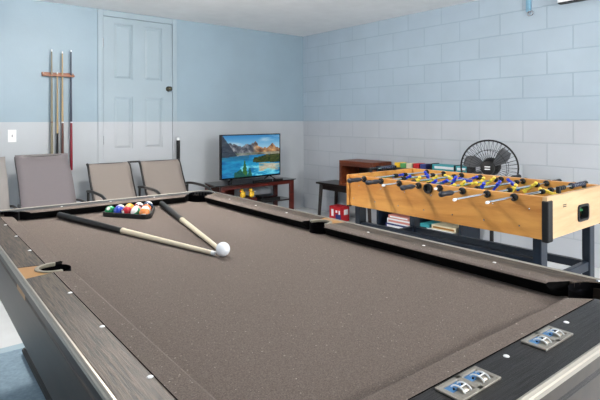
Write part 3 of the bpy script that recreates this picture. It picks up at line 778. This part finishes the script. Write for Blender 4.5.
fbox('slot', (2.556, FY0-.002, .790), (2.592, FY0+.001, .794), M['black'], bevel=0)
# black corner posts
fbox('corner_post', (FX0-.004, FY0-.006, FZ0-.012), (FX0+.052, FY0+.026, FZ1-.018), M['black'], bevel=.006)
fbox('corner_post', (FX0-.008, FY1-.012, FZ0-.012), (FX0+.03, FY1+.006, FZ1-.018), M['black'], bevel=.006)
fbox('corner_post', (FX1-.03, FY0-.006, FZ0-.012), (FX1+.006, FY0+.04, FZ1-.018), M['black'], bevel=.006)
fbox('playing_field', (FX0+.03, FY0+.022, .735), (FX1-.03, FY1-.022, .745), M['green'], bevel=0)
fbox('bottom_board', (FX0+.03, FY0+.022, FZ0+.004), (FX1-.03, FY1-.022, FZ0+.012), M['black'], bevel=0)
# legs and stretchers
LX = (2.43, 3.015); LY = (1.145, 2.36)
for x in LX:
    for y in LY:
        fbox('leg', (x-.0, y-.022, 0), (x+.065, y+.022, FZ0+.004), M['fleg'], bevel=.004)
for y in LY: fbox('stretcher', (LX[0]+.065, y-.014, .375), (LX[1], y+.014, .425), M['fleg'], bevel=.003)
fbox('stretcher', (LX[0]+.012, LY[0]+.022, .49), (LX[0]+.045, LY[1]-.022, .535), M['fleg'], bevel=.003)
fbox('stretcher', (LX[1]+.012, LY[0]+.022, .375), (LX[1]+.045, LY[1]-.022, .42), M['fleg'], bevel=.003)
# screws on the front
for i in range(7):
    for z in (.79, .70):
        b = B(); y = FY0+.085+i*.19+(.05 if z < .75 else 0); lathe(b, [(0, .0015), (.004, .001), (.0045, 0)], 8, aim(Vector(F(FX0, y, z)), (-1, 0, 0))); new('screw', b, M['chrome'], ft)
# ball serving cup
b = B(); lathe(b, [(.014, .002), (.018, .012), (.027, .014), (.030, .008), (.030, 0)], 20, aim(Vector(F(FX0, 1.747, .828)), (-1, 0, 0))); lathe(b, [(0, .002), (.014, .002)], 20, aim(Vector(F(FX0, 1.747, .828)), (-1, 0, 0)))
new('serving_cup', b, M['black'], ft, smooth=True)
# rods: (y, near handle?, end x on near side, end x far side, men, colour)
ZR = .838
rods = [(2.25, 1, 2.235, 3.20, [0], 'pblue'), (2.105, 1, 2.25, 3.22, [-.11, .11], 'pblue'), (1.96, 0, 2.235, 3.30, [-.17, 0, .17], 'pyel'),
        (1.815, 1, 2.225, 3.20, [-.22, -.11, 0, .11, .22], 'pblue'), (1.67, 0, 2.34, 3.30, [-.22, -.11, 0, .11, .22], 'pyel'),
        (1.525, 1, 2.18, 3.18, [-.17, 0, .17], 'pblue'), (1.38, 0, 2.085, 3.24, [-.11, .11], 'pyel'), (1.235, 0, 2.13, 3.26, [0], 'pyel')]
for (y, near, xa, xb, men, col) in rods:
    b = B(); tube(b, [F(xa+(.10 if near else 0), y, ZR), F(xb-(0 if near else .1), y, ZR)], .0065, 10)
    ro = new('rod', b, M['chrome'], ft, smooth=True)
    for x, d in ((FX0, -1), (FX1, 1)):
        b = B(); lathe(b, [(.007, .012), (.013, .016), (.019, .010), (.020, 0)], 16, aim(Vector(F(x, y, ZR)), (d, 0, 0))); new('bearing', b, M['black'], ro, smooth=True)
        b = B(); lathe(b, [(.007, .014), (.013, .018), (.018, .010), (.018, 0)], 16, aim(Vector(F(x-d*.03, y, ZR)), (-d, 0, 0))); new('bearing', b, M['black'], ro, smooth=True)
    e, d = (xa, 1) if near else (xb, -1)
    b = B(); lathe(b, [(0, 0), (.013, .002), (.0155, .01), (.0145, .03), (.012, .05), (.0145, .08), (.013, .10), (.009, .112), (.007, .118), (0, .118)], 14, aim(Vector(F(e, y, ZR)), (d, 0, 0)))
    new('handle', b, M['cueblack'] if not near else mat('handle_grip', (34, 38, 48), .5), ro, smooth='all')
    if not near:
        b = B(); lathe(b, [(0, -.005), (.006, -.005), (.0075, 0), (.0075, .012), (.0065, .014)], 12, aim(Vector(F(xa, y, ZR)), (1, 0, 0))); new('end_cap', b, M['white'], ro, smooth=True)
    off = random.uniform(-.03, .03)
    for p in men:
        c = Vector(F(ox+p+off, y, ZR)); dn = random.choice((-1, 1))*random.uniform(.5, 1.5)
        b = B(); box(b, (-.013, -.010, -.018), (.013, .010, .022)); box(b, (-.008, -.008, -.062), (.008, .008, -.018)); box(b, (-.010, -.014, -.078), (.010, .014, -.060))
        box(b, (-.018, -.009, .006), (.018, .009, .020)); sphere(b, (0, 0, .036), .0135, 12)
        bmesh.ops.transform(b, matrix=Matrix.Translation(c) @ Matrix.Rotation(dn, 4, 'X') @ Matrix.Scale(.80, 4), verts=b.verts)
        new('player', b, M[col], ro, bevel=.002)
    for p in (min(men)-.05, max(men)+.05):
        b = B(); lathe(b, [(.0065, 0), (.014, 0), (.014, .022), (.0065, .022)], 12, aim(Vector(F(ox+p+off, y, ZR)), (1, 0, 0))); new('bumper', b, M['black'], ro)
# bead counters on both ends
for y, x0_, x1_, nm in ((1.10, 2.565, 2.875, ''), (2.394, 2.60, 2.86, '')):
    ab = D.objects.new('score_counter', None); COL.objects.link(ab); ab.parent = ft; ab.location = F(0, y, FZ1)
    for x in (x0_, x1_):
        b = B(); box(b, (x-.011, -.009, 0), (x+.011, .009, .034)); new('post', b, M['black'], ab, bevel=.003)
    b = B(); tube(b, [(x0_, 0, .024), (x1_, 0, .024)], .0025, 8); new('wire', b, M['chrome'], ab)
    for k in range(10):
        xx = x1_-.02-k*.0195 if k < 7 else x0_+.02+(9-k)*.0195
        b = B(); lathe(b, [(.003, -.009), (.011, -.007), (.012, 0), (.011, .007), (.003, .009)], 12, aim((xx, 0, .024), (1, 0, 0))); new('bead', b, M['cuenavy'] if k < 7 else M['black'], ab, smooth='all')

# ------------------------------------------------------------ pedestal fan
fc = Vector((3.93, 2.258, .817)); fd = Vector((-.93, -.34, 0)).normalized()
fan = thing('pedestal_fan', 'black pedestal fan with round wire guard behind the football table', 'fan', (fc.x, fc.y, 0))
lc = Vector((0, 0, fc.z))
MF = aim(lc, fd)
def place(bm): bmesh.ops.transform(bm, matrix=MF, verts=bm.verts)
b = B()
R_ = .232
for r, z in ((R_, 0), (R_*.98, .0)): pass
tube(b, [(R_*math.cos(a), R_*math.sin(a), 0) for a in [2*PI*k/48 for k in range(48)]], .0075, 8, True); place(b); new('guard_ring', b, M['black'], fan, smooth=True)
for nm, s in (('front_guard', 1), ('rear_guard', -1)):
    b = B()
    for k in range(40):
        a = 2*PI*k/40
        tube(b, [(r*math.cos(a+.0*r), r*math.sin(a+.0*r), s*z) for r, z in ((.055, .062), (.13, .058), (.20, .036), (R_, .002))], .0016, 5)
    for r, z in ((.06, .062), (.15, .054)):
        tube(b, [(r*math.cos(a), r*math.sin(a), s*z) for a in [2*PI*q/36 for q in range(36)]], .002, 5, True)
    place(b); new(nm, b, M['black'], fan)
for k in range(3):
    b = B(); a0 = 2*PI*k/3+.55
    rows = []
    for i in range(9):
        r = .03+.18*i/8; wd_ = .5*(.35+1.0*math.sin(PI*min(1, .15+.75*i/8)))
        row = []
        for j in range(7):
            q = j/6-.5; a = a0+q*wd_*1.1+.25*i/8
            row.append(b.verts.new((r*math.cos(a), r*math.sin(a), .045*q)))
        rows.append(row)
    for p, q in zip(rows, rows[1:]):
        for j in range(6): b.faces.new((p[j], p[j+1], q[j+1], q[j]))
    place(b); o = new('blade', b, mat('fan_blade', (70, 72, 76), .3), fan, smooth='all'); md = o.modifiers.new('solid', 'SOLIDIFY'); md.thickness = .003
b = B(); lathe(b, [(0, .075), (.045, .074), (.056, .068), (.058, .055), (.03, .03), (0, .03)], 24); place(b); new('hub_cap', b, M['black'], fan, smooth=True)
b = B(); box(b, (-.022, .008, .0745), (.022, .016, .077)); box(b, (-.022, -.012, .0745), (.022, -.004, .077)); place(b)
o = new('badge', b, M['white'], fan)
b = B(); lathe(b, [(0, -.20), (.05, -.195), (.075, -.16), (.08, -.09), (.065, -.055), (0, -.055)], 24); place(b); new('motor_housing', b, M['black'], fan, smooth=True)
b = B(); q = lc-fd*.12; tube(b, [(q.x, q.y, .03), (q.x, q.y, .5)], .017, 12); tube(b, [(q.x, q.y, .5), (q.x, q.y, fc.z-.06)], .012, 12); new('pole', b, M['black'], fan, smooth=True)
b = B(); lathe(b, [(0, 0), (.19, 0), (.19, .015), (.15, .03), (.03, .045), (0, .045)], 32, Matrix.Translation((q.x, q.y, 0))); new('base', b, M['black'], fan, smooth=True)
b = B(); tube(b, [(q.x, q.y, .48), (q.x, q.y, .53)], .024, 12); new('collar', b, M['black'], fan, smooth=True)
b = B(); tube(b, smoothpath([(4.46, 2.32, .33), (4.45, 2.28, .28), (4.45, 2.18, .26), (4.45, 2.08, .28), (4.455, 2.03, .34), (4.47, 2.02, .40)]), .004, 6)
o = new('power_cord', b, mat('grey_cord', (140, 100, 110), .5), smooth=True); tag(o, 'thin cord looping down the block wall behind the fan', 'cable')

# ------------------------------------------------------------ high on the block wall
t = thing('wall_hook', 'light blue metal hook with a ring high on the block wall', 'hook', (WX, 2.17, 2.19))
b = B(); box(b, (-.02, -.012, .02), (0, .03, .18)); tube(b, [(-.012, .02, .17), (-.02, .0, .04)], .009, 8); new('bracket', b, M['skyb'], t, bevel=.002)
b = B(); tube(b, [(-.018, -.012+.026*math.cos(a), .0+.02*math.sin(a)) for a in [2*PI*k/20 for k in range(20)]], .006, 8, True); new('ring', b, M['chrome'], t, smooth=True)
t = thing('wall_cabinet', 'white box with painted shade beneath it high on the block wall', 'box', (WX, 1.5, 2.222))
b = B(); box(b, (-.06, -.5, .01), (0, .405, .165)); new('body', b, M['white'], t, bevel=.003)
b = B(); box(b, (-.055, -.495, 0), (0, .40, .01)); new('under_shade', b, M['cueblack'], t)  # dark strip painted for the shadow line below the box
